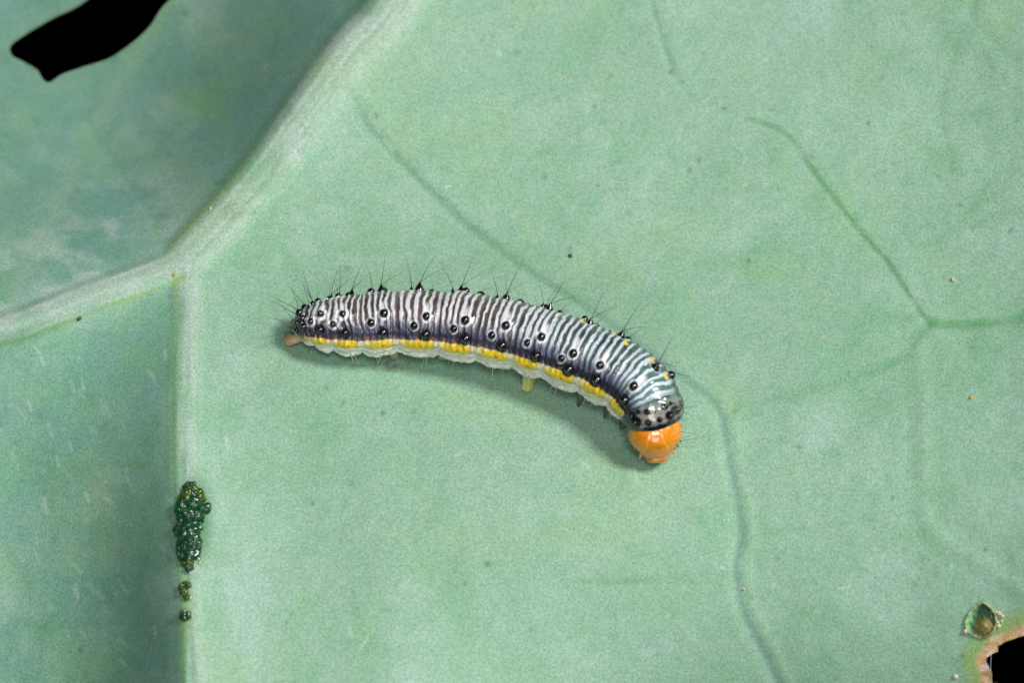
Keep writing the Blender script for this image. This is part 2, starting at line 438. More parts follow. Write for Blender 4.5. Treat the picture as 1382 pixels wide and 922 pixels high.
C = mixc(C, (0.26, 0.13, 0.04), brown * 0.8 * smooth(0.15, 0.5, fbm(U / 9 + 4, V / 5, 109, 3)))
# corky margin of the upper hole
C = mixc(C, (0.22, 0.34, 0.14), 0.3 * np.exp(-np.maximum(sdA, 0) / 9) * (sdA < 60))
# small dots and scratches
for i in range(95):
    x, y = nrng.uniform(0, 1382), nrng.uniform(0, 922)
    r = nrng.uniform(1.6, 4.2) * (1.4 if i < 10 else 1)
    k = (np.abs(U - x) < 16) & (np.abs(V - y) < 16)
    q = np.exp(-(((U[k] - x) ** 2 + (V[k] - y) ** 2) / r ** 2))
    C[k] = mixc(C[k], ((0.08, 0.14, 0.08), (0.13, 0.30, 0.12), (0.16, 0.24, 0.10))[i % 3], nrng.uniform(0.25, 0.7) * q)
for (x, y, r, f) in ((735, 239, 4.5, .45), (807, 250, 3, .7), (905, 97, 3.2, .75), (1010, 352, 3, .8), (658, 762, 4, .7), (628, 787, 3, .5), (1205, 672, 3, .7), (1330, 742, 3, .7),
                     (463, 543, 3, .6), (517, 558, 3.5, .6), (558, 556, 3, .5), (1172, 166, 3, .6), (802, 142, 3, .6), (943, 216, 3, .7), (977, 146, 3, .6), (422, 680, 3, .6), (1267, 238, 2.6, .5), (698, 70, 4, .45)):
    k = (np.abs(U - x) < 16) & (np.abs(V - y) < 16)
    q = np.exp(-(((U[k] - x) ** 2 + (V[k] - y) ** 2) / r ** 2) ** 1.3)
    C[k] = mixc(C[k], (0.075, 0.12, 0.06), f * q)
for i in range(70):
    lowleft = i < 46
    x, y = (nrng.uniform(20, 235), nrng.uniform(470, 910)) if lowleft else (nrng.uniform(300, 1370), nrng.uniform(40, 900))
    a = (math.radians(nrng.uniform(95, 135)) if lowleft else nrng.uniform(0, math.pi)); l = nrng.uniform(6, 22)
    P = np.array([[x, y], [x + l * math.cos(a), y + l * math.sin(a) * (-1 if lowleft else 1)]])
    k = (np.abs(U - x) < 34) & (np.abs(V - y) < 34)
    q, _ = dist_poly(U[k], V[k], P)
    C[k] = mixc(C[k], (0.50, 0.60, 0.50), nrng.uniform(0.2, 0.5) * np.exp(-(q / 1.6) ** 2))

leaf = empty('cabbage_leaf', tuple(at(691, 461, lz(691, 461))))
tag(leaf, 'large waxy grey-green cabbage leaf with pale raised ribs and eaten holes', 'leaf')
loc0 = np.array(leaf.location)
PW = at(U, V, Z) - loc0
fk = fc[keep]
fu = U[fk].mean(1); fv = V[fk].mean(1)
def fm(x): return x[fk].mean(1)
D1, D2_, D3_, UL_, LL_ = fm(d1), fm(d2), fm(d3), ul[fk].mean(1) > .5, ll[fk].mean(1) > .5
qVA = fm(dist_poly(U, V, VA)[0]); qVB = fm(np.minimum(np.minimum(dist_poly(U, V, VB)[0], dist_poly(U, V, VB2)[0]), dist_poly(U, V, VB3)[0]))
cls = np.zeros(len(fk), int)
cls[qVB < 7] = 5
cls[(qVA < 9)] = 4
cls[D2_ < 20] = 2
cls[D3_ < 17] = 3
cls[D1 < fm(w1)] = 1
cls[fm(brown) > 0.5] = 6
# vertex normals of the whole sheet, so that the parts meet without a seam
fk = fk[:, ::-1]
fn = np.cross(PW[fk[:, 2]] - PW[fk[:, 0]], PW[fk[:, 3]] - PW[fk[:, 1]])
VN = np.zeros_like(PW)
for q in range(4): np.add.at(VN, fk[:, q], fn)
VN /= np.linalg.norm(VN, axis=1)[:, None] + 1e-12
THICK = 0.034
ed = np.concatenate([fk[:, [q, (q + 1) % 4]] for q in range(4)])
key = ed.min(1).astype(np.int64) * len(U) + ed.max(1)
_, inv, cnt = np.unique(key, return_inverse=True, return_counts=True)
rim_edge = (cnt[inv] == 1).reshape(4, -1).T          # open edges of the leaf: real thickness shows there
def leaf_part(nm, ids, f_loc, f_glob):
    n = len(ids); sel = rim_edge[cls == CUR]
    top = PW[ids]; bot = top - VN[ids] * THICK
    walls = []
    for q in range(4):
        m_ = sel[:, q]; a = f_loc[m_, q]; b = f_loc[m_, (q + 1) % 4]
        walls.append(np.stack([b, a, a + n, b + n], 1))
    walls = np.vstack(walls)
    fa = np.vstack([f_loc, f_loc[:, ::-1] + n, walls])
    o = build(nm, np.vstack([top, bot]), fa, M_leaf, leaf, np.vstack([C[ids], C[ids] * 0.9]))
    nn = np.vstack([VN[ids], -VN[ids]])
    o.data.normals_split_custom_set_from_vertices(nn.tolist())
    return o
for k, (nm, lab) in enumerate((('blade', None), ('midrib', 'broad pale midrib running diagonally beside the dark panel'), ('side_rib', 'pale side rib leaving the midrib away from the caterpillar'),
                               ('side_rib', 'pale side rib with the wet frass on it'), ('vein', 'grey-green sunken vein passing under the caterpillar'), ('vein', 'thin branching green vein'),
                               ('dried_edge', 'ochre brown dried edge of the smaller hole'))):
    CUR = k; f = fk[cls == k]
    ids = np.unique(f); remap = np.full(len(U), -1); remap[ids] = np.arange(len(ids))
    o = leaf_part(nm, ids, remap[f], f)
    if lab: o['label'] = lab

# blister-like scar at the corner of the lower hole
def outline_disc(name, pts, zf, colf, mat, parent, origin, nr=16, n=6):
    P = catmull(pts, n, True); c = P.mean(0); m = len(P)
    rr = np.linspace(0, 1, nr)
    u = c[0] + rr[:, None] * (P[:, 0] - c[0])[None]; v = c[1] + rr[:, None] * (P[:, 1] - c[1])[None]
    R = np.repeat(rr[:, None], m, 1)
    z = leaf_z(u.ravel(), v.ravel()).reshape(u.shape) + zf(R, u, v)
    W = at(u, v, z).reshape(-1, 3) - origin
    return build(name, W, grid_faces(nr, m, True), mat, parent, colf(R, u, v).reshape(-1, 3))
def scar_z(R, u, v):
    return 0.8 + (4.0 + 2.5 * fbm(u / 9, v / 9, 203, 2)) * np.exp(-((R - 0.88) / 0.10) ** 2) + 4.5 * np.exp(-(((u - 1329) / 11) ** 2 + ((v - 848) / 11) ** 2)) + 1.8 * fbm(u / 4, v / 4, 201, 3) * smooth(1.0, 0.8, R) - 7 * smooth(0.96, 1.0, R)
def scar_c(R, u, v):
    c = np.tile(np.array([0.018, 0.060, 0.028]), (R.size, 1))
    Rr, uu, vv = R.ravel(), u.ravel(), v.ravel()
    c = mixc(c, (0.16, 0.36, 0.17), smooth(1319, 1308, uu + 0.25 * (vv - 838)) * 0.9)
    c = mixc(c, (0.34, 0.52, 0.32), 0.6 * smooth(0.1, 0.5, fbm(uu / 3.5, vv / 3.5, 207, 2)) * smooth(0.45, 0.8, Rr))
    c = mixc(c, (0.17, 0.135, 0.03), np.exp(-(((uu - 1329) / 14) ** 2 + ((vv - 848) / 12) ** 2) ** 1.5))
    c = mixc(c, (0.30, 0.25, 0.09), 0.8 * np.exp(-(((uu - 1333) / 6) ** 2 + ((vv - 845) / 6) ** 2)))
    c = mixc(c, (0.005, 0.005, 0.004), np.exp(-(((uu - 1331) / 3.2) ** 2 + ((vv - 849) / 1.6) ** 2)))
    c = mixc(c, (0.42, 0.48, 0.22), (0.75 + 0.25 * fbm(uu / 6, vv / 6, 205, 2)) * np.exp(-((Rr - 0.91) / 0.06) ** 2))
    return c
sc = outline_disc('blister_scar', [(1325, 811), (1336, 816), (1345, 828), (1347, 842), (1342, 856), (1330, 864), (1318, 863), (1306, 857), (1300, 845), (1303, 832), (1313, 819)], scar_z, scar_c, M_scar, leaf, loc0)
sc['label'] = 'small oval blister scar with a raised yellow-green rim'

# ------------------------------------------------------------------ caterpillar: spine and skin
SEC = np.array([  # far edge (u,v), near edge (u,v) of the body outline, tail to neck
    (394, 440, 395, 447), (399, 429, 402, 456), (412, 414, 417, 466), (432, 406, 434, 473), (455, 401, 456, 478), (490, 396, 490, 482), (540, 392, 540, 480), (600, 393, 597, 485),
    (645, 397, 638, 491), (700, 407, 685, 500), (750, 420, 730, 514), (800, 437, 775, 531), (845, 457, 810, 547), (882, 482, 832, 562), (905, 510, 841, 574),
    (916, 540, 845, 577), (917, 554, 848, 578), (911, 565, 856, 579)], float)
mid = (SEC[:, :2] + SEC[:, 2:]) / 2; hw = np.hypot(SEC[:, 0] - SEC[:, 2], SEC[:, 1] - SEC[:, 3]) / 2
spl = catmull(np.column_stack([mid, hw]), 24)
NY, NZ = 0.68, 0.733
def clear_of(u): return np.interp(u, [390, 420, 520, 600, 700, 800, 850, 890], [8, 3, 4, 7, 12, 14, 14, 13])
u_, v_, r_ = spl[:, 0], spl[:, 1], spl[:, 2]
h_ = np.maximum(r_, 18) + clear_of(u_)
# the leaf point below the body centre, then up along the leaf's own normal
ny, nz = 0.545, 0.838
vc = v_ + h_ * ny
zc = base_z(u_, vc) + h_ * nz + 0.0
zc = zc + np.interp(u_, [390, 900], [-24, -24])
from_leaf = leaf_z(u_.copy(), vc.copy(), detail=False)
zc = from_leaf + h_ * nz
ker = np.ones(61) / 61
zc = np.convolve(np.pad(zc, 30, mode='reflect', reflect_type='odd'), ker, 'valid')
SP = at(u_, v_, zc)
seg = np.concatenate([[0], np.cumsum(np.linalg.norm(np.diff(SP, axis=0), axis=1))])
LEN = seg[-1]
def resample(n):
    s = np.linspace(0, LEN, n)
    P = np.stack([np.interp(s, seg, SP[:, i]) for i in range(3)], 1)
    R = np.interp(s, seg, r_) * K
    return s, P, R
def frames(P, s):
    T = np.gradient(P, s, axis=0)
    w = 31; kk = np.ones(w) / w
    T = np.stack([np.convolve(np.pad(T[:, i], w // 2, mode='edge'), kk, 'valid') for i in range(3)], 1)
    T /= np.linalg.norm(T, axis=1)[:, None]
    N = np.array([0, NY, NZ])[None] - T * (T @ np.array([0, NY, NZ]))[:, None]
    N /= np.linalg.norm(N, axis=1)[:, None]
    B = np.cross(T, N)
    return T, N, B
NS, NF = 1250, 240
S, SPN, RAD = resample(NS)
Tn, Nn, Bn = frames(SPN, S)
PHI = np.linspace(-math.pi, math.pi, NF, endpoint=False)

def raw(si, ph):
    """smooth skin point at spine position s and angle phi (0 = back, + = near side)"""
    i = np.interp(si, S, np.arange(NS)); i0 = np.clip(np.floor(i).astype(int), 0, NS - 2); f = (i - i0)
    g = lambda A: A[i0] * (1 - f)[..., None] + A[i0 + 1] * f[..., None]
    R = RAD[i0] * (1 - f) + RAD[i0 + 1] * f
    n = np.cos(ph)[..., None] * g(Nn) + np.sin(ph)[..., None] * g(Bn)
    return g(SPN) + R[..., None] * n, n
# table for finding (s, phi) from a plan position on the visible side
ts, tp = np.meshgrid(np.linspace(0, LEN, 700), np.radians(np.linspace(-75, 150, 226)), indexing='ij')
tabP, tabN = raw(ts.ravel(), tp.ravel())
tu, tv = to_plan(tabP); vis = tabN[:, 2] > -0.05
def find(u, v):
    q = np.where(vis, (tu - u) ** 2 + (tv - v) ** 2, 1e9); i = int(np.argmin(q))
    return ts.ravel()[i], tp.ravel()[i]
# segment boundaries, found at the lower outline
BND_UV = [(420, 466), (447, 474), (488, 479), (535, 477), (590, 482), (640, 489), (688, 497), (728, 511), (776, 529), (815, 547), (838, 563)]
BND = [-0.02] + [find(*p)[0] for p in BND_UV] + [LEN - 0.075, LEN + 0.02]
BND = np.array(BND)
# rows of warts on the near side, from the photograph
ROW_D2 = [(433, 424), (463, 424), (518, 423), (575, 427), (628, 432), (683, 440), (731, 455), (774, 477), (810, 493), (855, 522)]
ROW_D1 = [(447, 402), (475, 397), (515, 393), (566, 392), (622, 394), (683, 404), (741, 418), (796, 437), (838, 455), (884, 496)]
ROW_TOP = [(418, 412), (458, 399), (503, 393), (555, 391), (611, 392), (671, 401), (732, 415)]
ROW_SD = [(419, 434), (450, 438), (501, 436), (559, 440), (612, 444), (664, 453), (711, 463), (758, 484)]
ROW_L = [(432, 445), (465, 450), (517, 449), (574, 452), (628, 457), (677, 467), (723, 481), (767, 500), (804, 514), (842, 541)]
warts = []     # s, phi, radius(px), ring(px), kind
for row, r, ring, kind in ((ROW_D2, 5.7, 10.5, 'd2'), (ROW_D1, 5.5, 8, 'd1'), (ROW_TOP, 3.4, 0, 'top'), (ROW_SD, 5.0, 8.8, 'sd'), (ROW_L, 6.4, 0, 'l')):
    for p in row:
        s_, p_ = find(*p)
        rr = r * (0.8 if p[0] < 470 else 1.0) * rng.uniform(0.93, 1.08)
        warts.append((s_, p_, rr, ring, kind, True))
        if kind in ('sd', 'l'):
            warts.append((s_, -p_, rr, ring, kind, False))
# tail cluster
for p, r in (((411, 414), 5), ((404, 422), 5), ((408, 430), 4.5), ((401, 436), 4), ((410, 441), 5), ((400, 446), 3.5), ((422, 409), 3.6)):
    s_, p_ = find(*p); warts.append((s_, p_, r, 0, 'tail', True))

ss, pp = np.meshgrid(S, PHI, indexing='ij')
ss = ss.ravel(); pp = pp.ravel(); ap = np.degrees(np.abs(pp))
Rr = np.repeat(RAD, NF) / K          # radius in plan units
si = np.clip(np.searchsorted(BND, ss) - 1, 0, len(BND) - 2)
t = (ss - BND[si]) / (BND[si + 1] - BND[si])
segl = (BND[si + 1] - BND[si]) / K
front = smooth(0.42 * LEN, 0.78 * LEN, ss)         # 0 on the abdomen, 1 on the thorax
# stripes: folds across the back, bent a little and uneven in width
spx = ss / K
wob = 2.4 * fbm(spx / 30, pp * 2.2, 301, 3) + 1.4 * fbm(spx / 9, pp * 4, 303, 2)
nstr = np.where(segl > 30, np.where(segl > 46, 6, 5), 3)
ph_st = t * nstr + wob * nstr / np.maximum(segl, 20) * 1.05 + 0.15
tri = np.abs((ph_st % 1.0) - 0.5) * 2           # 1 = white ridge, 0 = dark furrow
stri = _hash(np.floor(ph_st) + si * 17, si * 0 + 3, 5) - 0.5
ridge = smooth(0.36 + 0.30 * stri + 0.26 * fbm(spx / 8, pp * 3, 333, 2), 0.72 + 0.22 * stri, tri)
joint = np.exp(-(np.minimum(t, 1 - t) * segl / 5.0) ** 2)
# relief
rel = 1.7 * (ridge - 0.4) * smooth(92, 55, ap)
rel += -2.0 * joint * smooth(70, 20, ap)
latb = np.exp(-((ap - 82) / 13) ** 2)
scal = np.clip(np.sin(np.pi * np.clip(t, 0, 1)), 0, 1) ** 0.6
rel += latb * (2.2 * scal - 0.4)
rel += smooth(80, 98, ap) * (7.0 * scal - 7.4)
rel += -1.5 * np.exp(-((ap - 66) / 5) ** 2)
rel += smooth(98, 110, ap) * 2.0 * np.sin(ap / 4.5 + 2 * fbm(spx / 16, pp * 3, 305, 2))
rel += 0.9 * fbm(spx / 7, pp * 6, 307, 3) + smooth(90, 104, ap) * 2.4 * fbm(spx / 11, pp * 9, 309, 3)
rel -= smooth(120, 175, ap) * 5
rel *= 1 - 0.85 * smooth(LEN / K - 34, LEN / K - 24, spx)
endf = smooth(0, 18, spx) * smooth(LEN / K, LEN / K - 20, spx)
base, nrm = raw(ss, pp)
# pigment
white = np.array([0.65, 0.66, 0.71])
Cb = np.tile(white, (len(ss), 1))
var = fbm(spx / 14, pp * 3, 311, 3)
dark_abd = np.array([0.092, 0.064, 0.050]); dark_tho = np.array([0.055, 0.075, 0.062])
darkc = dark_abd[None] * (1 - front[:, None]) + dark_tho[None] * front[:, None]
darkc = darkc * (1 + 0.7 * var)[:, None]
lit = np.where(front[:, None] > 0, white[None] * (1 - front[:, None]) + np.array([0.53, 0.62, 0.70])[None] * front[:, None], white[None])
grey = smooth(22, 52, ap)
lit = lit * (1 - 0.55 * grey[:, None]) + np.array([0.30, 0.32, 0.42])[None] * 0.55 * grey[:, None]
lowc = smooth(0.10, 0.0, np.minimum(t, 1 - t)) * 0.35
rd = np.clip(ridge * (1 - lowc) + 0.45 * lowc, 0, 1)
rd = np.clip(rd + 0.22 * var * (rd > 0.2), 0, 1)
Cb = darkc * (1 - rd[:, None]) + lit * rd[:, None]
# greenish tint behind the collar
teal = smooth(LEN - 0.26, LEN - 0.12, ss) * smooth(80, 40, ap)
Cb = mixc(Cb, (0.10, 0.22, 0.18), 0.55 * teal * smooth(0.9, 0.3, rd))
# slate to black band above the yellow line
wv = 4 * fbm(spx / 18, np.zeros_like(spx), 313, 3)
edge_up = 40 + wv
band = smooth(edge_up - 8, edge_up + 11, ap) * smooth(89, 82, ap)
slate = np.array([0.045, 0.045, 0.085])[None] * (1 + 0.8 * fbm(spx / 10, pp * 5, 315, 3))[:, None]
slate = np.clip(slate, 0.008, 1)
fade = 0.74 + 0.26 * smooth(46, 58, ap)
Cb = Cb * (1 - (band * fade)[:, None]) + slate * (band * fade)[:, None]
mar = smooth(59, 65, ap + wv * .4) * smooth(78, 71, ap) * (1 - 0.8 * front)
Cb = mixc(Cb, (0.105, 0.042, 0.025), 0.75 * mar * smooth(-0.6, 0.2, fbm(spx / 9, pp * 3, 317, 2)))
Cb = mixc(Cb, (0.012, 0.012, 0.018), 0.8 * front * smooth(52, 60, ap) * smooth(80, 72, ap))
# underside: translucent greenish white with brighter fold lines
und = smooth(71, 75, ap + 2 * fbm(spx / 8, pp, 319, 2))
undc = np.array([0.78, 0.775, 0.64])[None] * (1 + 0.3 * fbm(spx / 9, pp * 8, 321, 3))[:, None]
fl = smooth(0.2, 0.8, np.sin(ap / 3.1 + 3 * fbm(spx / 14, pp * 3, 323, 2)))
undc = undc * (1 - 0.75 * fl[:, None]) + np.array([0.86, 0.88, 0.82])[None] * 0.75 * fl[:, None]
Cb = Cb * (1 - und[:, None]) + undc * und[:, None]
# broken yellow line
yb = smooth(71.5, 74.5, ap + 2.5 * fbm(spx / 9, pp * 2, 325, 2)) * smooth(96, 90, ap + 4.5 * fbm(spx / 8, pp * 2, 327, 2))
tn = t + 0.07 * fbm(spx / 7, pp * 7, 335, 3)
yl = 0.25 + 0.75 * smooth(0.02, 0.18, tn) * smooth(1.02, 0.88, tn)
yel = np.array([0.82, 0.58, 0.025])[None] * (1 + 0.25 * fbm(spx / 7, pp * 5, 329, 2))[:, None]
yel = mixc(yel, (0.74, 0.62, 0.26), smooth(0.35, 0.16, t) * 0.8)
Cb = Cb * (1 - (yb * yl)[:, None]) + yel * (yb * yl)[:, None]
q = np.exp(-(((t - 0.62) * segl / 2.2) ** 2 + ((ap - 84) / 2.6) ** 2))
Cb = mixc(Cb, (0.20, 0.07, 0.01), 0.8 * q)
# dark tail end, neck
Cb = mixc(Cb, (0.016, 0.016, 0.024), smooth(46, 14, spx + 7 * fbm(spx / 6, pp * 4, 331, 2)) * smooth(110, 70, ap) * 0.9)
Cb = mixc(Cb, (0.02, 0.02, 0.022), smooth(LEN / K - 26, LEN / K - 20, spx) * smooth(110, 90, ap))
# white rings and black feet of the warts, with the skin raised about them
for (s_, p_, r, ring, kind, near) in warts:
    k = np.where((np.abs(spx - s_ / K) < 16) & (np.abs(pp - p_) < 0.6))[0]
    dq = np.hypot((spx[k] - s_ / K) / 0.86, (pp[k] - p_) * Rr[k])
    if ring:
        Cb[k] = mixc(Cb[k], (0.72, 0.72, 0.74), 0.92 * smooth(ring * 0.98, ring * 0.80, dq) * (0.75 if kind == 'sd' else 1.0))
        if kind == 'd2': # white bridge up the back from the ring
            kk = np.exp(-((spx[k] - s_ / K) / 4.2) ** 4) * ((p_ - pp[k]) > 0) * smooth(0.55, 0.3, p_ - pp[k])
            Cb[k] = mixc(Cb[k], (0.76, 0.75, 0.76), 0.75 * kk)
        rel[k] += 1.2 * np.exp(-(dq / ring) ** 4)
    foot = r * (1.5 if kind == 'l' else 1.12)
    Cb[k] = mixc(Cb[k], (0.008, 0.008, 0.011), 0.95 * smooth(foot + 1.2, foot - 0.6, dq))
# yellow dabs beside the far warts of the back
for p in ((788, 434), (829, 449), (844, 463), (879, 485), (899, 508), (733, 414)):
    s_, p_ = find(*p)
    dq = np.hypot(spx - s_ / K, (np.abs(pp - p_)) * Rr)
    Cb = mixc(Cb, (0.80, 0.52, 0.03), 0.95 * smooth(5.0, 3.0, dq))
BP = base + nrm * (rel * endf * K)[:, None]
# close the two ends
faces = grid_faces(NS, NF, True)
larva_loc = at(640, 470, lz(640, 470))
cat = empty('caterpillar', tuple(larva_loc))
tag(cat, 'striped black and white caterpillar with yellow side line and orange head', 'caterpillar')
faces = faces[:, ::-1].copy()
allv = np.vstack([BP, SPN[0] - Tn[0] * 0.006, SPN[-1] + Tn[-1] * 0.01]) - larva_loc
n0, n1 = NS * NF, NS * NF + 1
j = np.arange(NF); j2 = (j + 1) % NF
tri0 = np.stack([np.full(NF, n0), j2, j, j], 1); tri1 = np.stack([np.full(NF, n1), (NS - 1) * NF + j, (NS - 1) * NF + j2, (NS - 1) * NF + j], 1)
me_b = bpy.data.meshes.new('body')
vv_ = allv.astype(np.float32)
loops = np.concatenate([faces.ravel(), tri0[:, :3].ravel(), tri1[:, :3].ravel()]).astype(np.int32)
starts = np.concatenate([np.arange(len(faces)) * 4, len(faces) * 4 + np.arange(2 * NF) * 3]).astype(np.int32)
me_b.vertices.add(len(vv_)); me_b.vertices.foreach_set('co', vv_.ravel())
me_b.loops.add(len(loops)); me_b.loops.foreach_set('vertex_index', loops)
me_b.polygons.add(len(starts)); me_b.polygons.foreach_set('loop_start', starts)
me_b.update(calc_edges=True)
me_b.polygons.foreach_set('use_smooth', np.ones(len(starts), bool))
ca = me_b.color_attributes.new('Col', 'FLOAT_COLOR', 'POINT')
cc = np.ones((len(vv_), 4), np.float32); cc[:n0, :3] = np.clip(Cb, 0.004, 0.95); cc[n0:, :3] = 0.03
ca.data.foreach_set('color', cc.ravel())
me_b.materials.append(M_body); me_b.validate()
body = add('body', me_b, cat)

# ------------------------------------------------------------------ warts and bristles
def lathe(prof, n=14):
    v = []; f = []
    for (r, z) in prof:
        for k in range(n):
            a = 2 * math.pi * k / n; v.append((r * math.cos(a), r * math.sin(a), z))
    m = len(prof)
    for i in range(m - 1):
        for k in range(n):
            f.append((i * n + k, i * n + (k + 1) % n, (i + 1) * n + (k + 1) % n, (i + 1) * n + k))
    f.append(tuple((m - 1) * n + k for k in range(n)))
    return v, f
v, f = lathe([(1.08, -0.35), (1.06, 0.0), (1.0, 0.26), (0.86, 0.52), (0.64, 0.74), (0.38, 0.88), (0.16, 0.94), (0.07, 1.03), (0.03, 1.05)], 18)
ME_WART = build('wart', v, f, M_wart, link=False)
v, f = lathe([(1.1, -0.4), (1.0, 0.05), (0.78, 0.45), (0.5, 0.85), (0.3, 1.25), (0.16, 1.5), (0.05, 1.58)])
ME_WART_TALL = build('wart', v, f, M_wart, link=False)

def bristle_mesh(bend, length=1.0, r0=0.020, mat=M_hair, n=5, m=10):
    v = []; f = []
    for i in range(m + 1):
        t_ = i / m; r = r0 * (1 - 0.80 * t_)
        a = bend * t_
        x = bend * 0.5 * t_ * t_ * length; z = t_ * length * (1 - 0.12 * bend * bend * t_ * t_)
        for k in range(n):
            q = 2 * math.pi * k / n
            v.append((x + r * math.cos(q) * math.cos(a), r * math.sin(q), z - r * math.cos(q) * math.sin(a)))
    for i in range(m):
        for k in range(n):
            f.append((i * n + k, i * n + (k + 1) % n, (i + 1) * n + (k + 1) % n, (i + 1) * n + k))
    return build('bristle', v, f, mat, link=False)
ME_BR = [bristle_mesh(b) for b in (0.0, 0.35, 0.7, -0.35, -0.7, 1.0)]
ME_PALE = [bristle_mesh(b, mat=M_palehair, r0=0.032) for b in (0.2, -0.4)]

def basis(z, x):
    z = Vector(z).normalized(); x = Vector(x); x = (x - z * x.dot(z)).normalized(); y = z.cross(x)
    return Matrix((x, y, z)).transposed().to_4x4()
cat_w = Matrix.Translation(cat.location)
def put(o, world, parent_world):
    o.matrix_parent_inverse = Matrix.Identity(4)
    o.matrix_basis = parent_world.inverted() @ world
def frame_at(s_, p_):
    P, n = raw(np.array([s_]), np.array([p_]))
    i = int(round(np.interp(s_, S, np.arange(NS))))
    # lift by the local relief
    jj = int(round((p_ + math.pi) / (2 * math.pi) * NF)) % NF
    P = P[0] + n[0] * (rel[i * NF + jj] * endf[i * NF + jj] - 0.6) * K
    return Vector(P), Vector(n[0]), Vector(Tn[i])
def add_wart(s_, p_, r, kind, hairs, parent=cat, mesh=None):
    P, n, T = frame_at(s_, p_)
    wm = Matrix.Translation(P) @ basis(n, T) @ Matrix.Scale(r * K, 4)
    me = mesh or (ME_WART_TALL if kind in ('d1', 'top') else ME_WART)
    o = add('wart', me, parent); put(o, wm, cat_w)
    tip = P + n * r * K * (1.3 if me is ME_WART_TALL else 0.95)
    for (d, L, mi, pale) in hairs:
        d = Vector(d).normalized()
        b = add('bristle', (ME_PALE if pale else ME_BR)[mi], o)
        hm = Matrix.Translation(tip) @ basis(d, T) @ Matrix.Diagonal((L * K * (0.55 if not pale else .8), L * K * (0.55 if not pale else .8), L * K, 1))
        put(b, hm, wm)
    return o
for (s_, p_, r, ring, kind, near) in warts:
    P, n, T = frame_at(s_, p_); fr = s_ / LEN
    J = lambda a: Vector((rng.uniform(-a, a), rng.uniform(-a, a), rng.uniform(-a, a)))
    up = Vector((0, 1, 0.25))
    hairs = []
    if kind == 'd1':
        hairs = [(n * 0.6 + up * 0.6 + T * rng.uniform(0.15, 0.5) + J(.1), rng.uniform(38, 52), rng.choice((0, 1)), False),
                 (n * 0.6 + up * 0.25 + T * rng.uniform(0.7, 1.0) + J(.1), rng.uniform(30, 42), rng.choice((1, 2)), False)]
    elif kind == 'top':
        hairs = [(n * 0.6 + up * 0.6 - T * rng.uniform(-0.1, 0.45) + J(.1), rng.uniform(32, 46), rng.choice((3, 4)), False)]
    elif kind == 'd2':
        hairs = [(n + T * rng.uniform(0.3, 0.9) + J(.25), rng.uniform(26, 36), rng.choice((0, 1, 3)), False)]
    elif kind == 'sd':
        hairs = [(n + T * rng.uniform(-0.6, 0.3) + J(.25), rng.uniform(18, 28), rng.choice((0, 1, 3)), False)]
    elif kind == 'l':
        hairs = [(n + T * rng.uniform(-0.2, 0.5) + J(.2) + Vector((0, -0.6, 0)), rng.uniform(22, 30), rng.choice((0, 1, 3)), False)]
    elif kind == 'tail':
        hairs = [(n * 0.7 - T * rng.uniform(0.4, 1.0) + Vector((0, 0.25, 0.05)) + J(.3), rng.uniform(36, 58), rng.choice((0, 1, 3)), False)]
        if rng.random() < 0.5:
            hairs.append((n * 0.7 - T * rng.uniform(0.1, 0.8) + Vector((0, 0.5, 0.1)) + J(.3), rng.uniform(28, 44), rng.choice((1, 3, 4)), False))
    add_wart(s_, p_, r, kind, hairs)
# pale short bristles of the underside
for i in range(2, len(BND) - 3):
    for q in range(2):
        s_ = BND[i] + (BND[i + 1] - BND[i]) * rng.uniform(0.25, 0.8); p_ = math.radians(rng.uniform(112, 132))
        P, n, T = frame_at(s_, p_)
        add_wart(s_, p_, 1.1, 'pale', [(n + Vector((rng.uniform(-.6, .6), -0.6, 0)), rng.uniform(10, 17), rng.choice((0, 1)), True)])

# ------------------------------------------------------------------ collar plate
ns_, nf_ = 60, 120
sA = find(880, 541)[0]; sB = LEN - 0.020
SS, PPh = np.meshgrid(np.linspace(sA, sB, ns_), np.radians(np.linspace(-88, 88, nf_)), indexing='ij')
P, n = raw(SS.ravel(), PPh.ravel())
tt = ((SS - sA) / (sB - sA)).ravel(); aa = np.abs(np.degrees(PPh)).ravel()
off = 1.2 + 3.0 * np.clip(np.sin(np.pi * np.clip(tt, 0.02, 1)), 0, 1) ** 0.5 * smooth(90, 76, aa) + 0.9 * fbm(tt * 6, PPh.ravel() * 4, 401, 3) - 3.0 * smooth(0.93, 1.0, tt) - 2.5 * smooth(82, 88, aa)
cP = P + n * (off * K)[:, None]
cc = np.tile(np.array([0.27, 0.235, 0.205]), (len(P), 1))
cc = mixc(cc, (0.10, 0.22, 0.16), smooth(0.55, 0.1, tt) * 0.8)
cc = mixc(cc, (0.22, 0.30, 0.33), 0.8 * smooth(0.0, 0.5, fbm(tt * 5, PPh.ravel() * 5, 403, 3)))
cc = mixc(cc, (0.010, 0.010, 0.014), smooth(40, 54, aa + 9 * fbm(tt * 4, PPh.ravel() * 4, 405, 2)))
cc = mixc(cc, (0.010, 0.010, 0.012), smooth(0.76, 0.86, tt + 0.05 * fbm(tt * 3, PPh.ravel() * 6, 407, 2)))
cc = mixc(cc, (0.020, 0.030, 0.030), 0.85 * smooth(0.14, 0.03, tt + 0.1 * fbm(tt * 3, PPh.ravel() * 6, 409, 2)))
spots = [(858, 570, 8), (875, 571, 5), (890, 567, 4.2), (904, 561, 6.5), (861, 556, 3.4), (873, 556, 4.6), (883, 555, 2.6), (897, 549, 5), (905, 545, 3.0), (912, 554, 7), (853, 562, 6)]
spu, spv = to_plan(cP)
for (x, y, r) in spots:
    cc = mixc(cc, (0.008, 0.008, 0.010), smooth(r + 1.5, r - 1.5, np.hypot(spu - x, spv - y)))
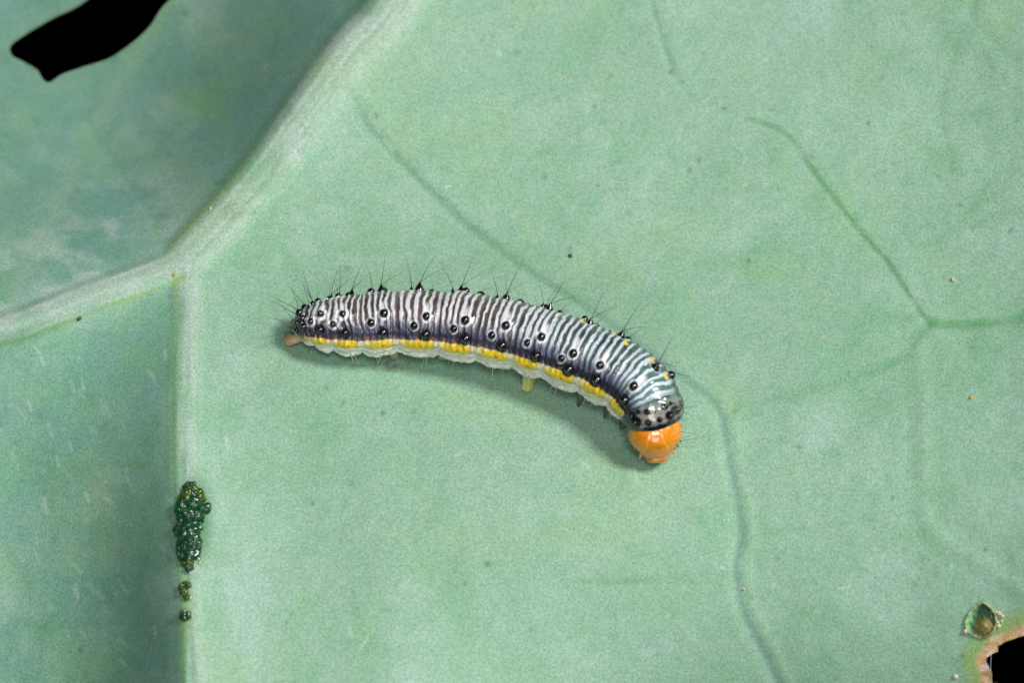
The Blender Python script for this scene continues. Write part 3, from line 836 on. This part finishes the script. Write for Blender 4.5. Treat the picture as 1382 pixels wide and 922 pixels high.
shield = build('collar_plate', cP - larva_loc, grid_faces(ns_, nf_)[:, ::-1], M_shield, cat, np.clip(cc, 0.004, 1))
shield['label'] = 'glossy grey and black spotted plate behind the orange head'
for (x, y, r) in spots:
    s_, p_ = find(x, y)
    P0, n0_, T0 = frame_at(s_, p_)
    wm = Matrix.Translation(P0 + n0_ * 2.4 * K) @ basis(n0_, T0) @ Matrix.Scale(r * 0.62 * K, 4)
    o = add('wart', ME_WART, cat); put(o, wm, cat_w)
    side = 1 if x > 885 else -1
    for q in range(2):
        d = Vector((side * rng.uniform(0.5, 1.0), rng.uniform(-0.6, 0.45), rng.uniform(0.2, 0.6)))
        L = rng.uniform(22, 38)
        hm = Matrix.Translation(P0 + n0_ * (2.4 + r * .6) * K) @ basis(d, T0) @ Matrix.Diagonal((L * K * .5, L * K * .5, L * K, 1))
        b = add('bristle', ME_BR[rng.choice((0, 1, 3))], o); put(b, hm, wm)

# ------------------------------------------------------------------ head
hz = float(np.interp(0, [0], [0]))
Pn = SPN[-1]; nu, nv = to_plan(Pn)
HY = Vector((0.10, -0.975, -0.12)).normalized()               # towards the mouth
HZ = Vector((0.0, -0.12, 0.98)); HZ = (HZ - HY * HZ.dot(HY)).normalized()   # the face
HX = HY.cross(HZ)
zc_head = Pn[2] / K + 3
HC = Vector(at(884, 585, zc_head + 2))
HM = Matrix((HX, HY, HZ)).transposed().to_4x4()
HW = Matrix.Translation(HC) @ HM @ Matrix.Scale(K, 4)
na, nb = 110, 150
th = np.linspace(0, math.pi, na)[:, None]; ph = np.linspace(0, 2 * math.pi, nb, endpoint=False)[None, :]
hx = np.sin(th) * np.cos(ph); hz_ = np.sin(th) * np.sin(ph); hy = -np.cos(th) + 0 * ph
sq = lambda a, e: np.sign(a) * np.abs(a) ** e
X = 36.5 * sq(hx, 0.92); Y = 36 * hy; Zh = 33 * sq(hz_, 0.95)
nar = 1 - 0.24 * smooth(0.05, 1.0, hy) ** 1.3
X = X * nar; Zh = Zh * (1 - 0.22 * smooth(0.2, 1.0, hy))
fr_ = (Zh > 0)
# two cheek lobes parted by a cleft, face triangle edged by fine sutures
cleft = np.exp(-(X / 4.5) ** 2) * smooth(6, -12, Y) * fr_
sut = np.exp(-((np.abs(X) - (2.0 + 0.50 * np.clip(Y + 10, 0, 60))) / 1.3) ** 2) * smooth(-12, -6, Y) * smooth(30, 24, Y) * fr_
mids = np.exp(-(X / 1.2) ** 2) * smooth(-2, -10, Y) * fr_
lobe = np.exp(-((np.abs(X) - 19) / 13) ** 2) * smooth(14, -10, Y) * fr_
midl = np.exp(-(X / 8) ** 2) * smooth(20, 4, np.abs(Y - 4)) * fr_
disp = -1.4 * cleft - 0.6 * sut + 1.6 * lobe + 0.6 * midl + 0.15 * fbm(X / 6, Y / 6 + hz_, 501, 3)
ln = np.sqrt(X ** 2 + Y ** 2 + Zh ** 2) + 1e-6
HV = np.stack(np.broadcast_arrays(X * (1 + disp / ln), Y * (1 + disp / ln), Zh * (1 + disp / ln)), -1).reshape(-1, 3)
Xf, Yf, sf = X.ravel(), (Y + 0 * X).ravel(), sut.ravel()
hc = np.tile(np.array([0.76, 0.265, 0.009]), (len(Xf), 1))
hc *= (1 + 0.14 * fbm(Xf / 9, Yf / 9, 503, 3))[:, None]
hc = mixc(hc, (0.70, 0.22, 0.008), 0.4 * smooth(-0.1, 0.5, fbm(Xf / 16 + 3, Yf / 16, 505, 3)))
hc = mixc(hc, (0.82, 0.42, 0.08), 0.65 * sf)
hc = mixc(hc, (0.82, 0.42, 0.08), 0.4 * mids.ravel())
hc = mixc(hc, (0.60, 0.22, 0.05), 0.6 * smooth(18, 32, Yf))
for i in range(26):
    x, y = rng.uniform(-28, 28), rng.uniform(-12, 24)
    hc = mixc(hc, (0.32, 0.09, 0.01), 0.5 * np.exp(-((Xf - x) ** 2 + (Yf - y) ** 2) / 1.5 ** 2))
def child(name, verts, faces, mat, col=None, parent=None):
    o = build(name, verts, faces, mat, parent or head, col); return o
head = build('head', HV, grid_faces(na, nb, True), M_head, cat, np.clip(hc, 0, 1))
head['label'] = 'shiny orange head capsule with pale face lines'
put(head, HW, cat_w)
I4 = Matrix.Identity(4)
def ellip(c, r, n=16, m=24, squash=None):
    th = np.linspace(0, math.pi, n)[:, None]; ph = np.linspace(0, 2 * math.pi, m, endpoint=False)[None]
    x = np.sin(th) * np.cos(ph); y = -np.cos(th) + 0 * ph; z = np.sin(th) * np.sin(ph)
    P = np.stack([c[0] + r[0] * sq(x, 0.75), c[1] + r[1] * sq(y, 0.75), c[2] + r[2] * sq(z, 0.9)], -1)
    return P.reshape(-1, 3), grid_faces(n, m, True)
def tint(P, c, seed, amp=0.2):
    k = np.tile(np.array(c), (len(P), 1)); return k * (1 + amp * fbm(P[:, 0] / 4, P[:, 1] / 4, seed, 3))[:, None]
P, f = ellip((0, 25, 3), (19, 8.5, 10)); child('clypeus', P, f, M_head, tint(P, (0.72, 0.28, 0.03), 511))
P, f = ellip((0, 31.5, 2), (15.5, 8.5, 8.5)); child('upper_lip', P, f, M_head, tint(P, (0.55, 0.21, 0.025), 513, 0.35))
def head_x(y, z):
    hy0 = y / 36; sn = math.sqrt(max(0.02, 1 - hy0 * hy0))
    xr = 36.5 * sn * (1 - 0.24 * float(smooth(0.05, 1.0, np.array(hy0))) ** 1.3); zr = 33 * sn * (1 - 0.22 * float(smooth(0.2, 1.0, np.array(hy0))))
    return xr * math.sqrt(max(0.0, 1 - (z / zr) ** 2))
for sx in (-1, 1):
    P, f = ellip((sx * 7, 33, -8), (8, 6, 9)); child('mandible', P, f, M_head, tint(P, (0.24, 0.09, 0.03), 515))
    # antenna: three short tapering joints
    pr = []
    for (a, r) in ((0, 2.6), (3.4, 2.3), (3.5, 1.6), (6.2, 1.4), (6.3, 0.8), (8.8, 0.5), (9.1, 0.15)): pr.append((r, a))
    v, f = lathe(pr, 10); V3 = np.array(v); dirv = Vector((sx * 0.42, 0.9, 0.25)).normalized()
    Rm = np.array(basis(dirv, (0, 0, 1)).to_3x3()); V3 = V3 @ Rm.T + np.array((sx * (head_x(23, 9) - 1.5), 23, 9))
    cl = mixc(np.tile(np.array([0.66, 0.27, 0.09]), (len(V3), 1)), (0.75, 0.50, 0.28), np.repeat(np.array([0, 0, .3, .3, .6, .6, .6]), 10))
    child('antenna', V3, f, M_head, cl)
    for (ey, ez) in ((16, 13), (20.5, 12), (12.5, 8), (19, 6)):
        P, f = ellip((sx * (head_x(ey, ez) - 0.3), ey, ez), (1.7, 1.7, 1.7), 8, 10); child('eyelet', P, f, M_wart)
    for q in range(6):
        ay, az = rng.uniform(-12, 22), rng.uniform(4, 22); a = (sx * (head_x(ay, az) - 0.4), ay, az)
        d = Vector((sx * rng.uniform(0.6, 1.1), rng.uniform(-0.1, 0.9), rng.uniform(0.0, 0.4)))
        L = rng.uniform(20, 42)
        b = add('bristle', ME_BR[rng.choice((0, 1, 3))], head)
        b.matrix_basis = Matrix.Translation(a) @ basis(d, (0, 0, 1)) @ Matrix.Diagonal((L * .42, L * .42, L, 1))

# ------------------------------------------------------------------ legs
def limb(name, A, B, r0, r1, cA, cB, mat=M_proleg, flat=1.0, n=18, m=20, ribs=0.0, bulb=0.0, bx=(1, 0, 0), label=None):
    A = Vector(A); B = Vector(B); ax = (B - A); L = ax.length
    R = np.array(basis(ax, bx).to_3x3()); v = []; col = []
    for i in range(m + 1):
        t_ = i / m; r = r0 + (r1 - r0) * t_ + bulb * math.exp(-((t_ - 0.86) / 0.13) ** 2)
        if t_ > 0.93: r *= math.sqrt(max(0.0, 1 - ((t_ - 0.93) / 0.07) ** 2)) * 0.999 + 0.001
        for k in range(n):
            a = 2 * math.pi * k / n
            rr = r * (1 + ribs * math.cos(6 * a))
            v.append((rr * math.cos(a) * K, rr * flat * math.sin(a) * K, t_ * L))
            col.append([x * (1 - t_) + y * t_ for x, y in zip(cA, cB)])
    v = np.array(v) @ R.T + np.array(A) - larva_loc
    o = build(name, v, grid_faces(m + 1, n, True)[:, ::-1], mat, cat, np.array(col))
    if label: o['label'] = label
    return o
def leg_pair(u_top, vt, name, phi_deg, r0, r1, out, cA, cB, ribs=0.05, bulb=0.0, reach=1.0):
    s_, _ = find(u_top, vt)
    i = int(np.interp(s_, S, np.arange(NS)))
    for sg in (1, -1):
        a = math.radians(phi_deg) * sg
        Cn, Rn = SPN[i], RAD[i]
        n = math.cos(a) * Nn[i] + math.sin(a) * Bn[i]
        A = Cn + n * Rn * 0.50
        # foot: down along the leaf's own slope onto the surface
        fo = Cn + (math.sin(a) / abs(math.sin(a))) * Bn[i] * out * K - Nn[i] * Rn * 1.0
        uu, vv2 = to_plan(fo)
        nl = leaf_normal(float(uu), float(vv2))
        for _ in range(12):
            uu, vv2 = to_plan(fo)
            gap = fo[2] - lz(float(uu), float(vv2)) * K
            fo = fo - nl * gap * 0.8
        fo = fo + nl * 0.004
        limb(name, A, fo, r0, r1, cA, cB, ribs=ribs, bulb=bulb, bx=tuple(Tn[i]))
leg_pair(707, 500, 'proleg', 128, 10, 8.0, 33, (0.42, 0.45, 0.17), (0.60, 0.58, 0.14), ribs=0.07)
leg_pair(652, 492, 'proleg', 142, 10, 8, 9, (0.42, 0.45, 0.25), (0.45, 0.46, 0.20))
leg_pair(592, 484, 'proleg', 142, 10, 8, 9, (0.42, 0.45, 0.28), (0.42, 0.42, 0.22))
leg_pair(531, 480, 'proleg', 138, 10, 7, 15, (0.45, 0.46, 0.32), (0.40, 0.36, 0.22))
for x, y in ((776, 530), (812, 548), (834, 564)):
    leg_pair(x, y, 'leg', 135, 7, 2.2, 30, (0.30, 0.31, 0.22), (0.035, 0.03, 0.02), ribs=0.0, bulb=0.6)
# hind clasper stretching back from the tail
Pc, nc = raw(np.array([find(418, 462)[0]]), np.array([math.radians(96)]))
e0 = Vector(Pc[0]); e1 = Vector(at(383, 461, lz(383, 461) + 8))
ci = int(np.interp(find(430, 462)[0], S, np.arange(NS)))
limb('clasper', Vector(SPN[ci]) - Vector(Nn[ci]) * 12 * K, e1, 5, 6.3, (0.50, 0.44, 0.20), (0.46, 0.30, 0.17), flat=0.7, bulb=1.6, bx=(0, 1, 0), label='brownish hind clasper stretched behind the tail')
e2 = Vector(at(392, 440, lz(392, 440) + 6)); Pc, nc = raw(np.array([find(418, 462)[0]]), np.array([math.radians(-120)]))
limb('clasper', Vector(Pc[0]), e2, 9, 7, (0.42, 0.34, 0.10), (0.40, 0.19, 0.06), flat=0.7, bulb=1.4, bx=(0, 1, 0))

# ------------------------------------------------------------------ frass, crumbs, specks, silk
def lump_mesh(name, seed, mat, rough_=0.28, n=16, m=24):
    th = np.linspace(0, math.pi, n)[:, None]; ph = np.linspace(0, 2 * math.pi, m, endpoint=False)[None]
    x = np.sin(th) * np.cos(ph); y = np.sin(th) * np.sin(ph); z = np.cos(th) + 0 * ph
    r = 1 + rough_ * fbm(x * 2.4 + 10 + z * 1.3, y * 2.4 + 20 - z * 0.9, seed, 3)
    return build(name, np.stack([x * r, y * r, z * r], -1).reshape(-1, 3), grid_faces(n, m, True), mat, link=False)
LUMP = [lump_mesh('lump', 600 + i, M_frass, 0.4) for i in range(5)]
LUMP_OL = [lump_mesh('lump', 620 + i, M_frass_ol, 0.4) for i in range(3)]
DROPM = lump_mesh('droplet', 640, M_drop, 0.08)
CRUMBM = [lump_mesh('crumb', 650 + i, M_crumb, 0.4) for i in range(3)]

def clump(label, blobs, seed):
    r_ = random.Random(seed)
    cx = sum(b[0] for b in blobs) / len(blobs); cy = sum(b[1] for b in blobs) / len(blobs)
    e = empty('frass_clump', tuple(at(cx, cy, lz(cx, cy)))); tag(e, label, 'frass')
    ew = Matrix.Translation(e.location)
    for (x, y, r, h, me) in blobs:
        P = Vector(at(x, y, lz(x, y) + h))
        o = add('droplet' if me is DROPM else 'lump', me, e)
        q = Matrix.Rotation(r_.uniform(0, 6.28), 4, 'Z') @ Matrix.Rotation(r_.uniform(-.5, .5), 4, 'X')
        put(o, Matrix.Translation(P) @ q @ Matrix.Diagonal((r * K * r_.uniform(.85, 1.2), r * K * r_.uniform(.85, 1.2), r * K * 0.65, 1)), ew)
    return e
bl = []
fr = random.Random(5)
# outline of the big clump: (v, left u, right u)
OUT = [(652, 252, 262), (665, 247, 272), (680, 240, 280), (686, 238, 284), (700, 238, 274), (715, 235, 270), (730, 237, 270), (745, 240, 268), (760, 246, 264), (770, 248, 259)]
ov = [o[0] for o in OUT]
for i in range(120):
    y = fr.uniform(653, 770); a = np.interp(y, ov, [o[1] for o in OUT]); b = np.interp(y, ov, [o[2] for o in OUT])
    x = fr.uniform(a, b); c = abs((x - (a + b) / 2) / ((b - a) / 2 + 1e-6))
    r = fr.uniform(3.6, 8.5); r = min(r, (b - a) * 0.3)
    x = min(max(x, a + r * .7), b - r * .7)
    h = (1 - c * c) * fr.uniform(1.5, 7) + r * 0.1
    me = fr.choice(LUMP_OL) if (y < 676 or y > 752) and fr.random() < 0.7 else fr.choice(LUMP)
    bl.append((x, y, r, h, me))
for (y, r) in ((664, 8), (680, 12), (697, 13), (715, 14), (732, 13), (748, 10), (760, 7)):
    a = np.interp(y, ov, [o[1] for o in OUT]); b = np.interp(y, ov, [o[2] for o in OUT]); bl.append(((a + b) / 2, y, r, 2, LUMP[0]))
for (x, y, r) in ((268, 755, 2.6), (272, 752, 2.2), (269, 760, 2.4), (256, 774, 2.2), (277, 716, 1.6), (276, 740, 1.8), (274, 728, 1.6), (278, 690, 2)):
    bl.append((x, y, r, r * .5, DROPM))
clump('large lumpy heap of wet dark green frass on the pale side rib', bl, 1)
bl = [(250 + fr.uniform(-5, 5), y, fr.uniform(3, 5), fr.uniform(1, 4), fr.choice(LUMP_OL)) for y in np.linspace(787, 807, 12)] + [(257, 808, 2.4, 1.5, DROPM), (246, 800, 3.5, 4, LUMP[1])]
clump('small olive frass smear between the large heap and a single pellet', bl, 2)
bl = [(250, 831, 7, 2.5, LUMP[2]), (247, 829, 4, 5, LUMP[1]), (254, 832, 4, 5, LUMP[3]), (250, 835, 4, 4, LUMP_OL[1]), (249, 826, 2.2, 6, DROPM), (255, 829, 1.8, 6, DROPM)]
clump('single small green frass pellet at the end of the trail', bl, 3)

def speck(name, x, y, r, mesh, label, catg, group=None, sx=1.0, rot=0.0, h=0.4):
    o = add(name, mesh, None); r *= 0.78
    o.matrix_world = Matrix.Translation(Vector(at(x, y, lz(x, y) + r * h))) @ Matrix.Rotation(rot, 4, 'Z') @ Matrix.Diagonal((r * K * sx, r * K, r * K * 0.8, 1))
    tag(o, label, catg, group); return o
for i, (x, y, r) in enumerate(((1349, 829, 3.6), (1345, 827, 2.6), (1353, 832, 3.0), (1347, 841, 2.8), (1348, 846, 3.6), (1352, 839, 2.4), (1344, 838, 2.2))):
    speck('crumb', x, y, r, CRUMBM[i % 3], 'tiny cream crumb clinging to the rim of the blister scar by the hole', 'crumb', 'crumbs on the scar rim', h=1.2)
speck('crumb', 1303, 853, 4.0, CRUMBM[1], 'lone amber crumb on the scar rim away from the hole', 'crumb', h=1.0)
speck('crumb', 1290, 914, 4.2, CRUMBM[2], 'pale crumb on bare leaf below the blister scar', 'crumb')
PALE = lump_mesh('flake', 670, M_ochre, 0.3); DARK = lump_mesh('speck', 671, M_dark, 0.45)
speck('flake', 1287, 378, 4.6, CRUMBM[0], 'pale cream flake above the forked green vein', 'flake', sx=0.75, rot=0.4)
speck('flake', 1312, 537, 3.2, PALE, 'small ochre flake on open leaf below the forked vein', 'flake', sx=1.5)
speck('speck', 107, 430, 3.4, DARK, 'black speck on the panel below the pale side rib', 'speck', sx=1.3, rot=0.5)
o = speck('speck', 770, 345, 4.2, DARK, 'dark grey speck with a hooked tail on open leaf above the caterpillar', 'speck', sx=0.8, rot=0.6)
speck('grain', 771, 333, 2.0, PALE, 'minute rusty grain just above the dark grey speck', 'grain')
speck('grain', 235, 371, 3.6, PALE, 'rusty grain where the pale ribs meet', 'grain', sx=0.8)
speck('grain', 1004, 796, 2.2, CRUMBM[0], 'glinting white grain beside the sunken grey vein', 'grain')
speck('grain', 284, 281, 2.6, CRUMBM[1], 'pale grain on the edge of the broad midrib', 'grain')

def strand(pts, r, label):
    P = catmull(pts, 6); v = []; f = []; n = 5
    for p in P:
        for k in range(n):
            a = 2 * math.pi * k / n; v.append((p[0] + r * math.cos(a), p[1], p[2] + r * math.sin(a)))
    f = [(i * n + k, i * n + (k + 1) % n, (i + 1) * n + (k + 1) % n, (i + 1) * n + k) for i in range(len(P) - 1) for k in range(n)]
    v = np.array(v); o0 = v[0].copy()
    o = build('silk_thread', v - o0, f, M_silk); o.location = tuple(o0)
    return tag(o, label, 'thread')
a = at(1338, 884, lz(1338, 884) - 1); b = at(1337, 905, lz(1337, 905) - 3); c = at(1341, 935, lz(1341, 935) - 4)
strand([a, b, c], 0.0011, 'fine silk thread strung across the smaller hole')
print('caterpillar length cm', LEN, 'BND', np.round(BND, 3))
